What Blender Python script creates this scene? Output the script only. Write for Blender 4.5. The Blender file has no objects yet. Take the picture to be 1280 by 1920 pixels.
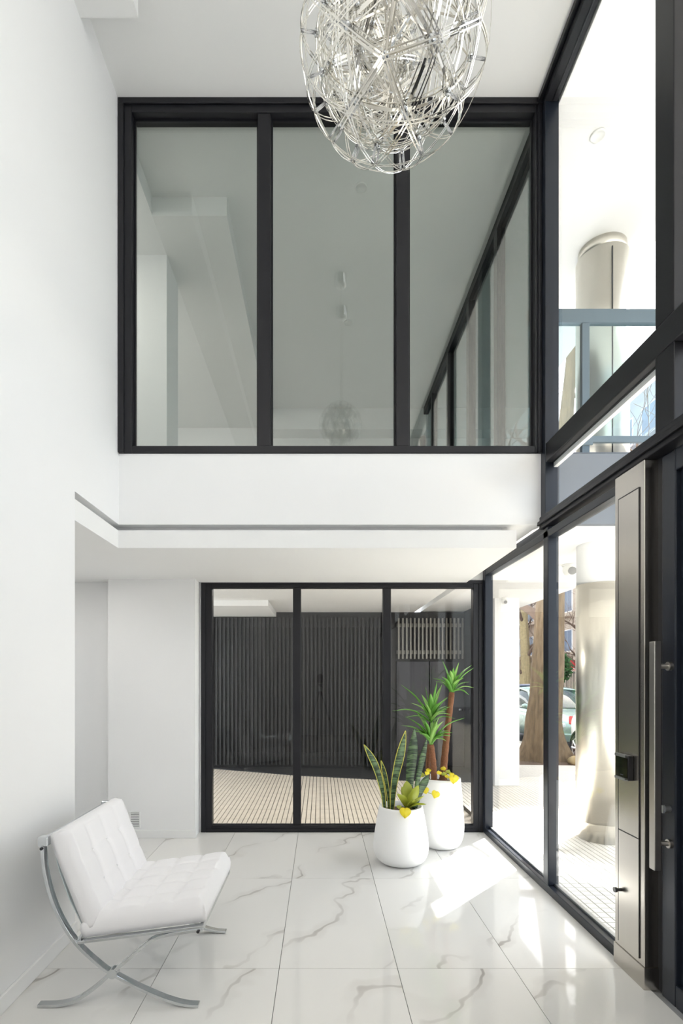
import bpy, bmesh, math, random
from mathutils import Vector, Matrix, noise
random.seed(7)
S = bpy.context.scene
COL = S.collection

# ------------------------------------------------------------------ camera
F_PX, VPX, VPY, EYE = 988.0, 600.0, 1270.0, 1.48
cd = bpy.data.cameras.new('camera'); cam = bpy.data.objects.new('camera', cd); COL.objects.link(cam)
cd.sensor_fit = 'VERTICAL'; cd.sensor_height = 36.0; cd.sensor_width = 24.0
cd.lens = F_PX / 1920.0 * 36.0
cd.shift_x = (640 - VPX) / 1920.0; cd.shift_y = (VPY - 960) / 1920.0
cd.clip_start = 0.05; cd.clip_end = 400
cam.location = (0, 0, EYE); cam.rotation_euler = (math.pi/2, 0, 0)
S.camera = cam

# ------------------------------------------------------------------ world, sun, exposure
SUN_EL = math.radians(38.5); SUN_H = Vector((0.695, 0.719)).normalized()      # horizontal direction towards the sun
w = bpy.data.worlds.new('world'); S.world = w; w.use_nodes = True
nt = w.node_tree; nt.nodes.clear()
out = nt.nodes.new('ShaderNodeOutputWorld'); bg = nt.nodes.new('ShaderNodeBackground')
sky = nt.nodes.new('ShaderNodeTexSky'); sky.sky_type = 'NISHITA'; sky.sun_disc = False
sky.sun_elevation = SUN_EL; sky.sun_rotation = math.atan2(SUN_H.x, SUN_H.y)
sky.air_density = 1.0; sky.dust_density = 3.0
sc = nt.nodes.new('ShaderNodeMix'); sc.data_type = 'RGBA'; sc.blend_type = 'MIX'
sc.inputs[0].default_value = 0.72; sc.inputs[7].default_value = (5.3, 5.5, 5.75, 1)
nt.links.new(sky.outputs[0], sc.inputs[6]); nt.links.new(sc.outputs[2], bg.inputs[0])
bg.inputs[1].default_value = 0.27; nt.links.new(bg.outputs[0], out.inputs[0])
sl = bpy.data.lights.new('sun', 'SUN'); sun = bpy.data.objects.new('sun', sl); COL.objects.link(sun)
sl.energy = 13.0; sl.angle = math.radians(0.6); sl.color = (1.0, 0.985, 0.965)
dv = Vector((-SUN_H.x*math.cos(SUN_EL), -SUN_H.y*math.cos(SUN_EL), -math.sin(SUN_EL)))
sun.rotation_euler = dv.to_track_quat('-Z', 'Y').to_euler(); sun.location = (20, 20, 18)
vs = S.view_settings; S.display_settings.display_device = 'sRGB'
vs.view_transform = 'Standard'; vs.look = 'None'; vs.gamma = 1.0; vs.use_curve_mapping = False
vs.exposure = 1.2

# ------------------------------------------------------------------ helpers
def lin(r, g, b):
    f = lambda c: (c/255/12.92) if c/255 <= 0.04045 else ((c/255+0.055)/1.055)**2.4
    return (f(r), f(g), f(b), 1)
MATS = {}
def mat(name, rgb, rough=0.5, metal=0.0, var=0.04, nscale=8.0, bump=0.0, bscale=60.0, coat=0.0, stretch=None, trans=0.0, spec=0.5):
    m = bpy.data.materials.new(name); m.use_nodes = True; t = m.node_tree; p = t.nodes['Principled BSDF']
    c = lin(*rgb)
    tc = t.nodes.new('ShaderNodeTexCoord'); mp = t.nodes.new('ShaderNodeMapping'); t.links.new(tc.outputs['Object'], mp.inputs[0])
    if stretch: mp.inputs['Scale'].default_value = stretch
    n = t.nodes.new('ShaderNodeTexNoise'); n.inputs['Scale'].default_value = nscale; n.inputs['Detail'].default_value = 4
    t.links.new(mp.outputs[0], n.inputs['Vector'])
    mx = t.nodes.new('ShaderNodeMix'); mx.data_type = 'RGBA'
    mx.inputs[6].default_value = tuple(max(0, v*(1-var)) for v in c[:3])+(1,)
    mx.inputs[7].default_value = tuple(min(1, v*(1+var)) for v in c[:3])+(1,)
    t.links.new(n.outputs[0], mx.inputs[0]); t.links.new(mx.outputs[2], p.inputs['Base Color'])
    p.inputs['Roughness'].default_value = rough; p.inputs['Metallic'].default_value = metal
    p.inputs['Coat Weight'].default_value = coat; p.inputs['Coat Roughness'].default_value = 0.05
    p.inputs['Specular IOR Level'].default_value = spec
    if trans: p.inputs['Transmission Weight'].default_value = trans
    if bump:
        b = t.nodes.new('ShaderNodeBump'); b.inputs['Strength'].default_value = bump; b.inputs['Distance'].default_value = 0.01
        n2 = t.nodes.new('ShaderNodeTexNoise'); n2.inputs['Scale'].default_value = bscale; n2.inputs['Detail'].default_value = 5
        t.links.new(mp.outputs[0], n2.inputs['Vector']); t.links.new(n2.outputs[0], b.inputs['Height']); t.links.new(b.outputs[0], p.inputs['Normal'])
    MATS[name] = m; return m
def glass_mat(name, tint=(0.97, 0.985, 0.98), base=0.045, gain=0.9):
    m = bpy.data.materials.new(name); m.use_nodes = True; t = m.node_tree; t.nodes.clear()
    o = t.nodes.new('ShaderNodeOutputMaterial'); mix = t.nodes.new('ShaderNodeMixShader')
    tr = t.nodes.new('ShaderNodeBsdfTransparent'); gl = t.nodes.new('ShaderNodeBsdfGlossy')
    tr.inputs[0].default_value = (*tint, 1); gl.inputs['Roughness'].default_value = 0.0; gl.inputs[0].default_value = (1, 1, 1, 1)
    lw = t.nodes.new('ShaderNodeLayerWeight'); lw.inputs[0].default_value = 0.5
    pw = t.nodes.new('ShaderNodeMath'); pw.operation = 'POWER'; pw.inputs[1].default_value = 5
    ma = t.nodes.new('ShaderNodeMath'); ma.operation = 'MULTIPLY_ADD'; ma.inputs[1].default_value = gain; ma.inputs[2].default_value = base
    t.links.new(lw.outputs['Facing'], pw.inputs[0]); t.links.new(pw.outputs[0], ma.inputs[0]); t.links.new(ma.outputs[0], mix.inputs[0])
    t.links.new(tr.outputs[0], mix.inputs[1]); t.links.new(gl.outputs[0], mix.inputs[2]); t.links.new(mix.outputs[0], o.inputs[0])
    MATS[name] = m; return m

mat('white_wall', (244, 244, 244), 0.65, var=0.012, nscale=1.5, bump=0.03, bscale=180)
mat('white_ceiling', (242, 242, 241), 0.7, var=0.012, nscale=2, bump=0.02, bscale=150)
mat('white_trim', (245, 245, 244), 0.4, var=0.01)
mat('frame_black', (26, 26, 31), 0.4, var=0.04, nscale=3, spec=0.35)
mat('frame_blue', (30, 35, 45), 0.3, 0.15, var=0.1, nscale=3, spec=0.4)
mat('grout', (150, 150, 148), 0.8)
mat('chrome', (205, 208, 210), 0.13, 1.0, var=0.03, nscale=4)
mat('steel_strip', (225, 222, 214), 0.12, 1.0, var=0.05)
mat('steel_brushed', (190, 185, 178), 0.27, 1.0, var=0.06, nscale=30, stretch=(1, 1, 0.02), bump=0.03, bscale=200)
mat('steel_handle', (190, 186, 180), 0.28, 1.0, var=0.05, nscale=30, stretch=(1, 1, 0.03))
mat('column_steel', (228, 223, 212), 0.34, 1.0, var=0.06, nscale=5, stretch=(1, 1, 0.15))
mat('leather', (243, 242, 244), 0.42, var=0.015, nscale=5, bump=0.06, bscale=350)
mat('strap_leather', (205, 215, 218), 0.5)
mat('pot_white', (243, 243, 242), 0.42, var=0.015, nscale=3, bump=0.02, bscale=40)
mat('soil', (74, 58, 44), 0.95, var=0.4, nscale=60, bump=0.5, bscale=120)
mat('bark_yucca', (128, 84, 56), 0.85, var=0.35, nscale=40, bump=0.8, bscale=70, stretch=(1, 1, 3))
mat('leaf_yucca', (88, 148, 46), 0.42, var=0.35, nscale=14)
mat('leaf_yucca_pale', (140, 186, 92), 0.42, var=0.3, nscale=14)
mat('leaf_lime', (168, 176, 62), 0.4, var=0.22, nscale=18)
mat('leaf_yellow', (226, 206, 34), 0.42, var=0.12, nscale=20)
mat('leaf_edge', (206, 198, 84), 0.45, var=0.1)
mat('black_plastic', (18, 18, 22), 0.3)
mat('black_gloss', (10, 10, 12), 0.08)
mat('slate', (92, 99, 110), 0.5, var=0.05, nscale=2)
mat('rail_grey', (92, 108, 120), 0.4, 0.3)
mat('dark_wall', (20, 21, 24), 0.5, var=0.12, nscale=2)
mat('dark_door', (40, 40, 46), 0.32, 0.3, var=0.1, nscale=1.5)
mat('slat_grey', (36, 37, 39), 0.5, var=0.08)
mat('slat_light', (120, 118, 112), 0.38, 0.4, var=0.06)
mat('ground_shade', (22, 22, 26), 0.7, var=0.15)  # near-black shade tone for the passage ground wedge
mat('paver', (224, 218, 208), 0.85, var=0.14, nscale=6, bump=0.15, bscale=90)
mat('paver_warm', (222, 210, 192), 0.85, var=0.14, nscale=6, bump=0.15, bscale=90)
mat('paver_bed', (104, 97, 86), 0.95, var=0.2, nscale=8)
mat('paver_grid', (220, 217, 210), 0.85, var=0.1, nscale=6, bump=0.15, bscale=90)
mat('asphalt', (96, 96, 98), 0.9, var=0.15, nscale=30, bump=0.3, bscale=200)
mat('kerb', (170, 166, 158), 0.85, var=0.1)
mat('bark', (122, 104, 82), 0.95, var=0.75, nscale=22, bump=1.0, bscale=40, stretch=(1, 1, 0.18))
mat('bark_mottled', (168, 150, 112), 0.9, var=0.4, nscale=7, bump=0.4)
mat('twig', (112, 92, 78), 0.9, var=0.2)
mat('earth', (106, 88, 74), 0.98, var=0.25, nscale=14, bump=0.6, bscale=50)
mat('foliage', (52, 92, 40), 0.6, var=0.5, nscale=6)
mat('car_green', (150, 172, 162), 0.25, 0.5, coat=0.6)
mat('car_white', (232, 230, 226), 0.3, coat=0.6)
mat('car_dark', (70, 78, 98), 0.25, 0.4, coat=0.6)
mat('car_glass', (44, 56, 56), 0.04, var=0.05, spec=0.8)
mat('tyre', (30, 30, 32), 0.85)
mat('rim', (200, 198, 196), 0.3, 0.9)
mat('tail_red', (200, 28, 40), 0.2)
mat('head_lamp', (220, 226, 230), 0.12)
mat('building_beige', (206, 190, 172), 0.85, var=0.08, nscale=1)
mat('building_pink', (200, 164, 150), 0.85, var=0.1, nscale=1)
mat('building_grey', (186, 186, 190), 0.8, var=0.08, nscale=1)
mat('window_blue', (128, 146, 166), 0.12, var=0.1)
mat('awning_red', (222, 40, 46), 0.7, var=0.08)
mat('fence_dark', (40, 44, 44), 0.6)
mat('cctv_white', (236, 236, 234), 0.35)
mat('lens_grey', (110, 110, 112), 0.2)
mat('aluminium', (170, 172, 174), 0.35, 0.9)
mat('back_room_floor', (180, 178, 172), 0.5)
mat('screen_print', (60, 62, 66), 0.4)
mat('lamp_acrylic', (240, 240, 242), 0.05, var=0.01, trans=0.85)
mat('canopy_clear', (226, 228, 228), 0.08, 0.9)
glass_mat('glass_clear', tint=(0.975, 0.985, 0.98), base=0.035)
glass_mat('glass_lobby', tint=(0.98, 0.985, 0.98), base=0.018, gain=0.6)
glass_mat('glass_green', tint=(0.92, 0.945, 0.93), base=0.085)
glass_mat('glass_smoke', tint=(0.22, 0.26, 0.26), base=0.05)
glass_mat('glass_balcony', tint=(0.80, 0.88, 0.90), base=0.05)

def marble():
    m = bpy.data.materials.new('marble_tile'); m.use_nodes = True; t = m.node_tree; p = t.nodes['Principled BSDF']
    L = t.links.new
    tc = t.nodes.new('ShaderNodeTexCoord'); oi = t.nodes.new('ShaderNodeObjectInfo')
    mul = t.nodes.new('ShaderNodeMath'); mul.operation = 'MULTIPLY'; mul.inputs[1].default_value = 37.0; L(oi.outputs['Random'], mul.inputs[0])
    cb = t.nodes.new('ShaderNodeCombineXYZ'); L(mul.outputs[0], cb.inputs[0]); L(mul.outputs[0], cb.inputs[2])
    ad = t.nodes.new('ShaderNodeVectorMath'); ad.operation = 'ADD'; L(tc.outputs['Object'], ad.inputs[0]); L(cb.outputs[0], ad.inputs[1])
    def vein(scale, lo, hi, rot, dist, dsc):
        mp = t.nodes.new('ShaderNodeMapping'); mp.inputs['Rotation'].default_value = (0, 0, rot); L(ad.outputs[0], mp.inputs[0])
        n = t.nodes.new('ShaderNodeTexWave'); n.inputs['Scale'].default_value = scale; n.inputs['Distortion'].default_value = dist
        n.inputs['Detail'].default_value = 4; n.inputs['Detail Scale'].default_value = dsc; n.inputs['Detail Roughness'].default_value = 0.6; L(mp.outputs[0], n.inputs['Vector'])
        r = t.nodes.new('ShaderNodeMapRange'); r.inputs[1].default_value = lo; r.inputs[2].default_value = hi; r.interpolation_type = 'SMOOTHSTEP'
        L(n.outputs['Fac'], r.inputs[0]); return r
    v1 = vein(0.55, 0.990, 1.0, 0.62, 6.0, 1.6); v2 = vein(0.55, 0.82, 1.0, 0.62, 6.0, 1.6)
    msk = t.nodes.new('ShaderNodeTexNoise'); msk.inputs['Scale'].default_value = 2.0; L(ad.outputs[0], msk.inputs['Vector'])
    mr = t.nodes.new('ShaderNodeMapRange'); mr.inputs[1].default_value = 0.42; mr.inputs[2].default_value = 0.70; L(msk.outputs[0], mr.inputs[0])
    k1 = t.nodes.new('ShaderNodeMath'); k1.operation = 'MULTIPLY'; L(v1.outputs[0], k1.inputs[0]); L(mr.outputs[0], k1.inputs[1])
    k2 = t.nodes.new('ShaderNodeMath'); k2.operation = 'MULTIPLY'; L(v2.outputs[0], k2.inputs[0]); L(mr.outputs[0], k2.inputs[1])
    x1 = t.nodes.new('ShaderNodeMix'); x1.data_type = 'RGBA'; x1.inputs[6].default_value = lin(232, 231, 228); x1.inputs[7].default_value = lin(219, 217, 213)
    L(k2.outputs[0], x1.inputs[0])
    x2 = t.nodes.new('ShaderNodeMix'); x2.data_type = 'RGBA'; L(x1.outputs[2], x2.inputs[6]); x2.inputs[7].default_value = lin(168, 163, 158)
    L(k1.outputs[0], x2.inputs[0]); L(x2.outputs[2], p.inputs['Base Color'])
    p.inputs['Roughness'].default_value = 0.045; p.inputs['IOR'].default_value = 1.5
    b = t.nodes.new('ShaderNodeBump'); b.inputs['Strength'].default_value = 0.012; b.inputs['Distance'].default_value = 0.02
    nb = t.nodes.new('ShaderNodeTexNoise'); nb.inputs['Scale'].default_value = 3.0; L(ad.outputs[0], nb.inputs['Vector']); L(nb.outputs[0], b.inputs['Height']); L(b.outputs[0], p.inputs['Normal'])
    MATS['marble_tile'] = m
marble()
def snake_leaf_mat():
    m = bpy.data.materials.new('leaf_snake'); m.use_nodes = True; t = m.node_tree; p = t.nodes['Principled BSDF']; L = t.links.new
    tc = t.nodes.new('ShaderNodeTexCoord'); mp = t.nodes.new('ShaderNodeMapping'); mp.inputs['Scale'].default_value = (8, 8, 55); L(tc.outputs['Object'], mp.inputs[0])
    n = t.nodes.new('ShaderNodeTexNoise'); n.inputs['Scale'].default_value = 1.0; n.inputs['Detail'].default_value = 3; n.inputs['Distortion'].default_value = 1.2; L(mp.outputs[0], n.inputs['Vector'])
    r = t.nodes.new('ShaderNodeValToRGB'); r.color_ramp.elements[0].position = 0.42; r.color_ramp.elements[0].color = lin(36, 56, 38)
    r.color_ramp.elements[1].position = 0.6; r.color_ramp.elements[1].color = lin(96, 122, 82); L(n.outputs[0], r.inputs[0]); L(r.outputs[0], p.inputs['Base Color'])
    p.inputs['Roughness'].default_value = 0.4; MATS['leaf_snake'] = m
snake_leaf_mat()
def pave_far_mat():
    m = bpy.data.materials.new('pavement_far'); m.use_nodes = True; t = m.node_tree; p = t.nodes['Principled BSDF']; L = t.links.new
    tc = t.nodes.new('ShaderNodeTexCoord'); br = t.nodes.new('ShaderNodeTexBrick'); br.offset = 0; br.inputs['Scale'].default_value = 2.5
    br.inputs['Color1'].default_value = lin(222, 214, 200); br.inputs['Color2'].default_value = lin(214, 206, 192); br.inputs['Mortar'].default_value = lin(138, 130, 116)
    br.inputs['Brick Width'].default_value = 0.5; br.inputs['Row Height'].default_value = 0.125*1; br.inputs['Mortar Size'].default_value = 0.012
    mp = t.nodes.new('ShaderNodeMapping'); mp.inputs['Rotation'].default_value = (0, 0, math.pi/2); L(tc.outputs['Object'], mp.inputs[0])
    L(mp.outputs[0], br.inputs['Vector']); L(br.outputs[0], p.inputs['Base Color']); p.inputs['Roughness'].default_value = 0.9; MATS['pavement_far'] = m
pave_far_mat()

def wloc(o):
    v = Vector((0, 0, 0))
    while o is not None: v = v + Vector(o.location); o = o.parent
    return v
class MB:
    def __init__(s): s.v = []; s.f = []
    def box(s, x0, x1, y0, y1, z0, z1):
        i = len(s.v)
        s.v += [(x0,y0,z0),(x1,y0,z0),(x1,y1,z0),(x0,y1,z0),(x0,y0,z1),(x1,y0,z1),(x1,y1,z1),(x0,y1,z1)]
        s.f += [tuple(i+k for k in q) for q in ((0,3,2,1),(4,5,6,7),(0,1,5,4),(1,2,6,5),(2,3,7,6),(3,0,4,7))]; return s
    def prism(s, poly, z0, z1):
        n = len(poly); i = len(s.v)
        s.v += [(x,y,z0) for x,y in poly] + [(x,y,z1) for x,y in poly]
        s.f += [tuple(i+k for k in range(n-1,-1,-1)), tuple(i+n+k for k in range(n))]
        s.f += [(i+k, i+(k+1)%n, i+n+(k+1)%n, i+n+k) for k in range(n)]; return s
    def tube(s, pts, rad, n=8, cap=True):
        pts = [Vector(p) for p in pts]; m = len(pts)
        if not hasattr(rad, '__len__'): rad = [rad]*m
        i0 = len(s.v); up = None
        for k, p in enumerate(pts):
            d = (pts[min(k+1,m-1)] - pts[max(k-1,0)]).normalized()
            if up is None: up = d.orthogonal().normalized()
            a = (up - d*up.dot(d)).normalized(); up = a; b = d.cross(a)
            for j in range(n):
                t = 2*math.pi*j/n; s.v.append(tuple(p + (a*math.cos(t) + b*math.sin(t))*rad[k]))
        for k in range(m-1):
            for j in range(n):
                s.f.append((i0+k*n+j, i0+k*n+(j+1)%n, i0+(k+1)*n+(j+1)%n, i0+(k+1)*n+j))
        if cap:
            s.f.append(tuple(i0+j for j in range(n-1,-1,-1))); s.f.append(tuple(i0+(m-1)*n+j for j in range(n)))
        return s
    def strip(s, pts, wdir, w, th):
        """flat bar swept along pts: wdir(k) = unit vector across the width"""
        pts = [Vector(p) for p in pts]; m = len(pts); i0 = len(s.v)
        for k, p in enumerate(pts):
            d = (pts[min(k+1,m-1)] - pts[max(k-1,0)]).normalized(); a = Vector(wdir(k)); b = d.cross(a).normalized()
            for su, sv in ((-1,-1),(1,-1),(1,1),(-1,1)): s.v.append(tuple(p + a*su*w/2 + b*sv*th/2))
        for k in range(m-1):
            for j in range(4): s.f.append((i0+k*4+j, i0+k*4+(j+1)%4, i0+(k+1)*4+(j+1)%4, i0+(k+1)*4+j))
        s.f.append(tuple(i0+j for j in (3,2,1,0))); s.f.append(tuple(i0+(m-1)*4+j for j in range(4))); return s
    def lathe(s, prof, cx, cy, z0=0, n=40):
        i0 = len(s.v); m = len(prof)
        for r, z in prof:
            for j in range(n):
                t = 2*math.pi*j/n; s.v.append((cx+r*math.cos(t), cy+r*math.sin(t), z0+z))
        for k in range(m-1):
            for j in range(n): s.f.append((i0+k*n+j, i0+k*n+(j+1)%n, i0+(k+1)*n+(j+1)%n, i0+(k+1)*n+j))
        s.f.append(tuple(i0+j for j in range(n-1,-1,-1))); s.f.append(tuple(i0+(m-1)*n+j for j in range(n))); return s
    def cyl(s, p0, p1, r, n=20): return s.tube([p0, p1], r, n)
    def sphere(s, c, r, n=12, m=8, sz=1.0):
        return s.lathe([(max(1e-4, r*math.sin(math.pi*k/m)), -r*sz*math.cos(math.pi*k/m)) for k in range(m+1)], c[0], c[1], c[2], n)
    def build(s, name, mt, parent=None, smooth=False, bevel=0.0, seg=2, sub=0, origin=None):
        o0 = wloc(parent) if parent else Vector(origin or (0,0,0))
        me = bpy.data.meshes.new(name); me.from_pydata([tuple(Vector(v)-o0) for v in s.v], [], s.f); me.update()
        bm = bmesh.new(); bm.from_mesh(me); bmesh.ops.recalc_face_normals(bm, faces=bm.faces); bm.to_mesh(me); bm.free()
        me.materials.append(MATS[mt]); o = bpy.data.objects.new(name, me); COL.objects.link(o)
        if parent: o.parent = parent
        else: o.location = o0
        if smooth: me.shade_smooth()
        if bevel:
            b = o.modifiers.new('bevel', 'BEVEL'); b.width = bevel; b.segments = seg; b.limit_method = 'ANGLE'; b.angle_limit = math.radians(40)
        if sub:
            u = o.modifiers.new('sub', 'SUBSURF'); u.levels = sub; u.render_levels = sub
        return o
def tag(o, label, cat, group=None):
    o['label'] = label; o['category'] = cat
    if group: o['group'] = group
    return o
def thing(name, label, cat, loc=(0,0,0), group=None):
    o = bpy.data.objects.new(name, None); o.empty_display_size = 0.1; COL.objects.link(o); o.location = loc
    return tag(o, label, cat, group)
def st(o): o['kind'] = 'structure'; return o
def st_empty(name, loc=(0,0,0)):
    o = bpy.data.objects.new(name, None); COL.objects.link(o); o.location = loc; return st(o)
def dup(root, loc, label=None):
    r = root.copy(); COL.objects.link(r); r.location = loc
    if label: r['label'] = label
    def rec(a, b):
        for ch in list(a.children):
            c = ch.copy(); COL.objects.link(c); c.parent = b; rec(ch, c)
    rec(root, r); return r
def B(name, mt, parent, x0, x1, y0, y1, z0, z1, bevel=0.0):
    return MB().box(x0, x1, y0, y1, z0, z1).build(name, mt, parent, bevel=bevel)
def at(px, py, Y): return Vector(((px-VPX)/F_PX*Y, Y, EYE+(VPY-py)/F_PX*Y))

# ------------------------------------------------------------------ the room
XL, XR = -1.41, 1.58
YU, YG = 3.685, 5.04          # upper back wall, lower glazed wall
ZC, ZS, ZP0, ZP1 = 5.518, 2.55, 2.385, 2.508   # ceiling, slab underside, dropped panel bottom / top
YB = -3.322                   # wall behind the camera

# floor: screed with every marble tile a piece of its own
fl = st(MB().box(-2.66, 1.66, YB-0.1, 5.12, -0.25, -0.012).build('floor', 'grout'))
def tile_mesh(wd, ln):
    m = MB().box(-wd/2, wd/2, -ln/2, ln/2, -0.012, 0.0); me = bpy.data.meshes.new('floor_tile'); me.from_pydata(m.v, [], m.f); me.materials.append(MATS['marble_tile']); return me
cols = [(-2.61,-2.01),(-2.01,-1.41),(-1.41,-0.81),(-0.81,-0.208),(-0.208,0.393),(0.393,0.985),(0.985,1.565)]
rows = [(3.878,5.10),(2.678,3.878),(1.478,2.678),(0.278,1.478),(-0.922,0.278),(-2.122,-0.922),(-3.322,-2.122)]
tmc = {}
for ci, (a, b) in enumerate(cols):
    for ri, (c, d) in enumerate(rows):
        if ci < 2 and ri > 1: continue
        key = (round(b-a, 3), round(d-c, 3))
        if key not in tmc: tmc[key] = tile_mesh(key[0]-0.003, key[1]-0.003)
        o = bpy.data.objects.new('floor_tile', tmc[key]); COL.objects.link(o); o.parent = fl; o.location = ((a+b)/2, (c+d)/2, 0)

# walls
st(MB().box(XL-0.16, XL, YB, 3.03, 0, ZC).box(XL-0.16, XL, 3.03, YU+0.12, ZS, ZC).build('wall_left', 'white_wall'))
st(B('wall_front', 'white_wall', None, XL-0.16, XR+0.1, YB-0.12, YB, 0, ZC))
st(MB().box(XL, 1.56, YU+0.005, YU+0.13, ZS, 3.046).build('wall_parapet', 'white_wall'))
st(MB().box(-1.955, -1.155, 4.86, 5.16, 0, ZS).box(-1.155, -1.137, 5.05, 5.16, 0, ZS).box(-1.137, 1.56, 5.045, 5.14, 2.408, ZS)
   .box(-2.66, -1.955, 5.0, 5.16, 0, ZS).build('wall_back', 'white_wall'))
st(MB().box(-2.8, -2.61, 2.9, 5.16, 0, ZS).box(-2.61, XL-0.16, 2.9, 3.03, 0, ZS).build('wall_recess', 'white_wall'))
# ceiling with the low box over the left wall
st(MB().box(XL-0.3, 1.62, YB, YU+0.1, ZC, ZC+0.2).box(XL, -1.07, YB, 3.10, ZC-0.158, ZC).build('ceiling', 'white_ceiling'))
# slab of the upper floor and the dropped panel with its shadow slot
st(MB().box(-2.66, 1.545, YU+0.131, 8.7, ZS, 2.98).box(-2.66, XL-0.161, 3.03, YU+0.131, ZS, 2.7).build('slab_upper_floor', 'white_ceiling'))
st(MB().prism([(-2.60,3.031),(XL-0.002,3.031),(XL-0.002,YU),(1.372,YU),(1.395,5.04),(-1.137,5.04),(-1.137,5.0),(-2.60,5.0)], ZP0, ZP1).build('ceiling_panel', 'white_ceiling'))
st(MB().prism([(-2.5,3.09),(XL-0.09,3.09),(XL-0.09,YU+0.09),(1.30,YU+0.09),(1.30,4.95),(-2.5,4.95)], ZP1, ZS).build('ceiling_hanger', 'white_ceiling'))
# baseboards
st(B('baseboard_left', 'white_trim', None, XL, XL+0.015, YB, 3.03, 0, 0.078, 0.003))
st(B('baseboard_back', 'white_trim', None, -1.955, -1.140, 4.845, 4.86, 0, 0.075, 0.003))
st(B('baseboard_recess', 'white_trim', None, -2.61, -1.955, 4.985, 5.0, 0, 0.075, 0.003))

# window_1: upper glazing onto the upstairs room
w1 = st_empty('window_1', (0, YU, 3.046))
def two_step(name, parent, mt, x0, x1, y0, y1, z0, z1, axis, bead=0.014):
    m = MB().box(x0, x1, y0, y1, z0, z1); return m.build(name, mt, parent, bevel=0.003)
B('stile', 'frame_black', w1, -1.408, -1.316, YU-0.005, YU+0.10, 3.046, ZC, 0.004)
B('stile', 'frame_black', w1, 1.502, 1.560, YU-0.005, YU+0.10, 3.046, ZC, 0.004)
B('head_rail', 'frame_black', w1, -1.316, 1.502, YU-0.005, YU+0.10, 5.428, ZC, 0.004)
B('sill_rail', 'frame_black', w1, -1.316, 1.502, YU-0.005, YU+0.10, 3.046, 3.098, 0.004)
for a, b in ((-0.436, -0.346), (0.533, 0.623)):
    B('mullion', 'frame_black', w1, a, b, YU+0.003, YU+0.10, 3.098, 5.428, 0.004)
# proud outer moulding on the frame
MB().box(-1.408, 1.545, YU-0.02, YU-0.005, 5.478, ZC).box(-1.408, -1.368, YU-0.02, YU-0.005, 3.046, 5.478).box(1.518, 1.545, YU-0.02, YU-0.005, 3.046, 5.478).build('outer_moulding', 'frame_black', w1, bevel=0.004)
for a, b in ((-1.316, -0.436), (-0.346, 0.533), (0.623, 1.502)):
    B('pane', 'glass_green', w1, a, b, YU+0.058, YU+0.066, 3.098, 5.428)
    MB().box(a, b, YU+0.044, YU+0.058, 5.414, 5.428).box(a, a+0.012, YU+0.044, YU+0.058, 3.098, 5.414).box(b-0.012, b, YU+0.044, YU+0.058, 3.098, 5.414).build('glazing_bead', 'frame_black', w1)

# window_2: lower glazing onto the passage
w2 = st_empty('window_2', (0, YG, 0))
B('stile', 'frame_black', w2, -1.137, -1.035, YG, YG+0.08, 0, 2.408, 0.004)
B('stile', 'frame_black', w2, 1.464, 1.556, YG, YG+0.08, 0, 2.408, 0.004)
B('head_rail', 'frame_black', w2, -1.035, 1.464, YG, YG+0.08, 2.337, 2.408, 0.004)
B('sill_rail', 'frame_black', w2, -1.035, 1.464, YG, YG+0.08, 0, 0.062, 0.004)
MB().box(-1.137, 1.556, YG-0.012, YG, 2.375, 2.408).box(-1.137, -1.095, YG-0.012, YG, 0, 2.375).box(1.515, 1.556, YG-0.012, YG, 0, 2.375).box(-1.095,1.515,YG-0.012,YG,0,0.03).build('outer_moulding', 'frame_black', w2, bevel=0.003)
for a, b in ((-0.260, -0.184), (0.602, 0.678)):
    B('mullion', 'frame_black', w2, a, b, YG, YG+0.08, 0.062, 2.337, 0.004)
for a, b in ((-1.035, -0.260), (-0.184, 0.602), (0.678, 1.464)):
    B('pane', 'glass_lobby', w2, a, b, YG+0.04, YG+0.048, 0.062, 2.337)

# window_3: street facade, upper tier ; window_4: lower tier
w3 = st_empty('window_3', (XR, 0, 2.6)); w4 = st_empty('window_4', (XR, 0, 0))
bayY = [3.70, 2.44, 1.18, -0.08, -1.34, -2.60, YB]
B('top_rail', 'frame_black', w3, 1.54, 1.63, YB, 3.62, 5.435, ZC, 0.004)
B('top_moulding', 'frame_black', w3, 1.515, 1.54, YB, 3.66, 5.48, ZC, 0.003)
B('transom', 'frame_black', w3, 1.548, 1.64, YB, 3.62, 2.955, 3.088, 0.006)
B('corner_post', 'frame_blue', w3, 1.545, 1.64, 3.62, 3.79, 2.60, ZC, 0.004)
for y in bayY[1:]:
    B('mullion', 'frame_black', w3, 1.55, 1.635, y-0.13, y, 3.088, 5.435, 0.004)
    B('mullion', 'frame_black', w3, 1.55, 1.635, y-0.13, y, 2.60, 2.955, 0.004)
for i, y in enumerate(bayY[:-1]):
    ya = bayY[i+1]; yb = y-0.13 if i else 3.62
    B('pane', 'glass_clear', w3, 1.588, 1.596, ya, yb, 3.088, 5.435)
    B('pane', 'glass_clear', w3, 1.588, 1.596, ya, yb, 2.60, 2.955)
    MB().box(1.604, 1.63, ya, yb, 2.925, 2.955).build('sill_strip', 'white_trim', w3)
B('beam', 'frame_black', w3, 1.535, 1.655, YB, 3.70, 2.515, 2.60, 0.005)
B('beam_lip', 'frame_black', w3, 1.52, 1.535, YB, 3.70, 2.54, 2.565, 0.003)
B('sill_rail', 'frame_blue', w4, 1.556, 1.63, 2.75, 4.98, 0, 0.055, 0.004)
B('sill_bead', 'aluminium', w4, 1.60, 1.625, 2.75, 4.98, 0.055, 0.07, 0.002)
B('corner_post', 'frame_blue', w4, 1.556, 1.63, 4.97, 5.12, 0, ZS-0.005, 0.006)
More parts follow.
